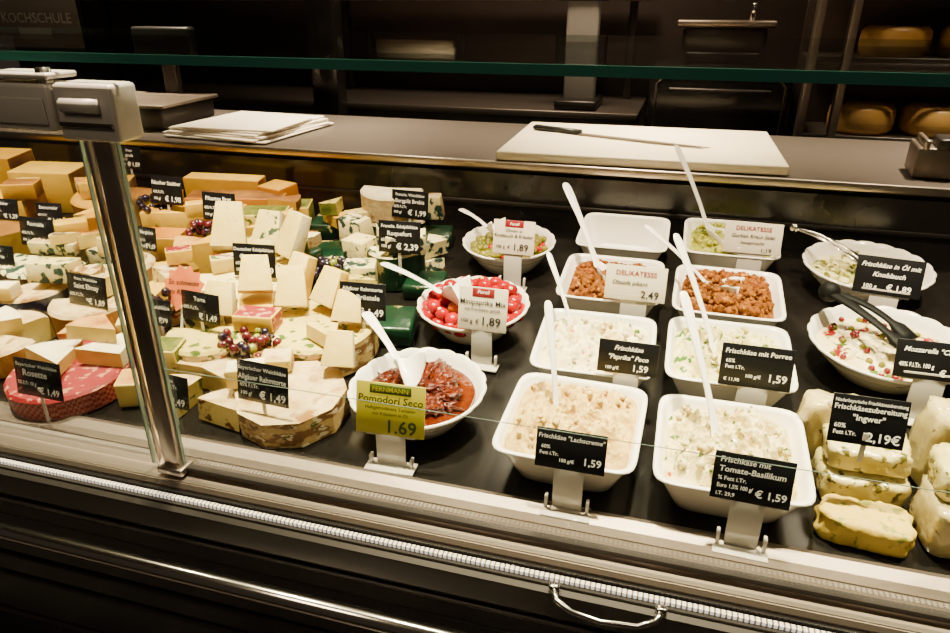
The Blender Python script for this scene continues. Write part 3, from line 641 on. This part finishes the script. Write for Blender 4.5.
b=MB(); b.box((0,0,.04),(.36,.34,.07),'dgrey',.01); b.box((0,0,.085),(.40,.36,.012),'steel2',.005); b.box((0,.18,.16),(.06,.04,.2),'dgrey',.006); b.box((0,.17,.28),(.26,.05,.12),'blackp',.01)
b.obj('counter_scale',(-2.0,2.35,WT+.001),(0,0,.05))
b=MB(); b.box((0,0,.04),(.1,.14,.08),'steel2',.005); b.box((-.03,0,.085),(.012,.14,.03),'steel',.003); b.box((.02,-.02,.09),(.05,.1,.03),'dgrey',.006); b.obj('knife_holder',(.67,2.2,WT+.001),(0,0,-.1))
# ---------------------------------------------------------------- background
b=MB(); b.box((0,4.15,1.55),(9,.1,3.3),'darkwall'); b.obj('wall_back')
fm=mat('floor_tile',(.02,.017,.016),.25); nt=fm.node_tree;N=nt.nodes;L=nt.links
tc=N.new('ShaderNodeTexCoord');br=N.new('ShaderNodeTexBrick');br.offset=0;br.inputs['Scale'].default_value=3.3;br.inputs['Brick Width'].default_value=1;br.inputs['Row Height'].default_value=1;br.inputs['Mortar Size'].default_value=.012
br.inputs['Color1'].default_value=(.02,.017,.016,1);br.inputs['Color2'].default_value=(.026,.022,.02,1);br.inputs['Mortar'].default_value=(.07,.06,.055,1)
L.new(tc.outputs['Object'],br.inputs[0]);L.new(br.outputs[0],N['Principled BSDF'].inputs['Base Color']); M['floor']=fm
b=MB(); b.box((0,1.2,-.052),(9,5.8,.1),'floor'); b.obj('floor')
b=MB(); b.box((0,1.2,3.26),(9,5.8,.1),'darkwall'); b.obj('ceiling')
b=MB(); b.box((-1.9,3.75,.55),(3.4,.6,1.1),'dgrey',.01); b.box((-1.9,3.73,1.115),(3.4,.66,.03),'worktop',.006)
b.box((-1.9,3.88,1.62),(3.4,.3,.03),'steel2',.005)
for x in (-3.55,-1.9,-.3): b.box((x,3.95,1.37),(.04,.04,.5),'dgrey',.003)
b.obj('rear_cabinet')
b=MB(); b.box((0,0,.17),(.56,.4,.34),'black',.02)
pts=[(-.25,-.205,.04),(-.25,-.205,.27),(-.22,-.205,.30),(.22,-.205,.30),(.25,-.205,.27),(.25,-.205,.04),(.22,-.205,.02),(-.22,-.205,.02),(-.25,-.205,.04)]
b.tube(pts,.004,'steel2',8,up=(0,1,0)); b.box((0,-.21,.25),(.4,.02,.014),'dgrey',.005); b.obj('counter_oven',(.13,3.35,1.024),(0,0,0))
b=MB(); b.box((.13,3.35,.51),(.56,.5,1.02),'darkwall',.01); b.obj('low_cabinet')
b=MB(); b.tube([(-.22,0,0),(.22,0,0)],.035,'board',24); b.tube([(-.27,0,0),(.27,0,0)],.012,'steel2',12); b.box((-.26,0,-.03),(.015,.1,.12),'dgrey',.003); b.box((.26,0,-.03),(.015,.1,.12),'dgrey',.003); b.box((0,0,-.085),(.54,.14,.02),'steel2',.004)
b.obj('wrapping_paper_roll',(-1.45,3.85,1.733),(0,0,0))
b=MB(); b.box((0,0,.25),(.15,.08,.5),'grey',.01); b.box((0,-.03,.56),(.24,.05,.18),'dgrey',.01); b.box((0,-.0,.02),(.2,.3,.04),'dgrey',.01); b.obj('scale_display_pole',(-.50,3.58,1.135))
b=MB(); b.box((0,0,1.3),(.14,.1,2.6),'black',.01); b.obj('black_column',(-1.68,3.25,.0))
b=MB(); b.box((0,0,0),(.4,.06,.03),'steel2',.01); b.box((0,.1,-.06),(.34,.2,.1),'dgrey',.02); b.tube([(.1,0,.0),(.1,-.04,.08)],.012,'chrome'); b.box((0,.1,-.13),(.3,.25,.04),'dgrey',.01); b.obj('meat_slicer',(.13,3.34,1.52))
b=MB()
for x in (.45,.57,2.4): b.box((x,3.1,1.2),(.03,.05,2.4),'steel2',.005)
b.box((1.44,3.5,1.2),(1.97,.04,2.4),'darkwall')
for z in (1.11,1.40,1.7): b.box((1.44,3.3,z),(1.95,.36,.015),'steel2',.003); b.box((1.44,3.1,z),(1.94,.01,.03),'dgrey',.003)
b.box((1.44,3.3,.55),(1.97,.36,1.08),'darkwall'); b.obj('cheese_shelving')
for i,(x,z) in enumerate([(.70,1.12),(.97,1.12),(1.24,1.12),(1.51,1.12),(.76,1.41),(1.04,1.41),(1.32,1.41)]):
    bb=MB(); r=.125;h=.11
    rings=[[(r*q*math.cos(2*pi*j/40),r*q*math.sin(2*pi*j/40),zz*h) for j in range(40)] for q,zz in [(0,0),(.85,0),(.97,.15),(1,.5),(.97,.85),(.85,1),(0,1)]]
    bb.loft(rings,'wheel',cap0=False,cap1=False); bb.obj('cheese_wheel',(x,3.27,z+.0))
b=MB(); b.box((0,0,0),(.62,.04,.32),'blackp',.005); b.box((0,-.022,0),(.58,.004,.28),'grey'); b.text('KOCHSCHULE',0.02,-.09,.07,'tw',y=-.026); b.box((.0,-.026,.05),(.2,.003,.05),'tw',.01); b.box((0,.0,.86),(.05,.03,1.42),'dgrey')
b.obj('hanging_advertising_screen',(-3.32,3.2,1.59),(0,0,0))
# ---------------------------------------------------------------- lights
def area(n,loc,size,e,col,rot=(0,0,0),spread=2.2):
    l=bpy.data.lights.new(n,'AREA'); l.energy=e; l.size=size; l.color=col; l.spread=spread
    o=bpy.data.objects.new(n,l); bpy.context.collection.objects.link(o); o.location=loc; o.rotation_euler=rot; return o
W=(1,.79,.52)
for i,x in enumerate((-2.4,-1.6,-.8,0,.8)):
    area('ceiling_spot',(x,1.15,2.95),.09,37,W,spread=.95)
for i,x in enumerate((-2.2,-1.2,-.1,1.0)):
    area('ceiling_spot',(x,2.5,2.95),.10,20,W,spread=.8)  # extra row added to brighten the rear worktop and board
area('room_light',(-.6,-.4,2.9),.6,14,W,spread=2.6)
area('back_fill_light',(-.5,3.1,3.0),.5,26,W)  # unseen fill added so the objects at the back show
area('back_fill_light',(1.0,2.9,3.0),.3,14,W)  # unseen fill added to lift the cheese shelving
w=bpy.data.worlds.new('w'); bpy.context.scene.world=w; w.use_nodes=True; w.node_tree.nodes['Background'].inputs[0].default_value=(.9,.7,.5,1); w.node_tree.nodes['Background'].inputs[1].default_value=.03
# ---------------------------------------------------------------- camera
yaw=math.radians(16.1); pt=math.radians(24.5)
F=Vector((-math.sin(yaw)*math.cos(pt),math.cos(yaw)*math.cos(pt),-math.sin(pt)))
R=Vector((math.cos(yaw),math.sin(yaw),0)); U=R.cross(F)
cam=bpy.data.cameras.new('camera'); co=bpy.data.objects.new('camera',cam); bpy.context.collection.objects.link(co)
cam.sensor_width=36; cam.lens=700/950*36; cam.clip_start=.05
mt=Matrix((R,U,-F)).transposed().to_4x4(); mt.translation=Vector((0,0,1.62)); co.matrix_world=mt
bpy.context.scene.camera=co
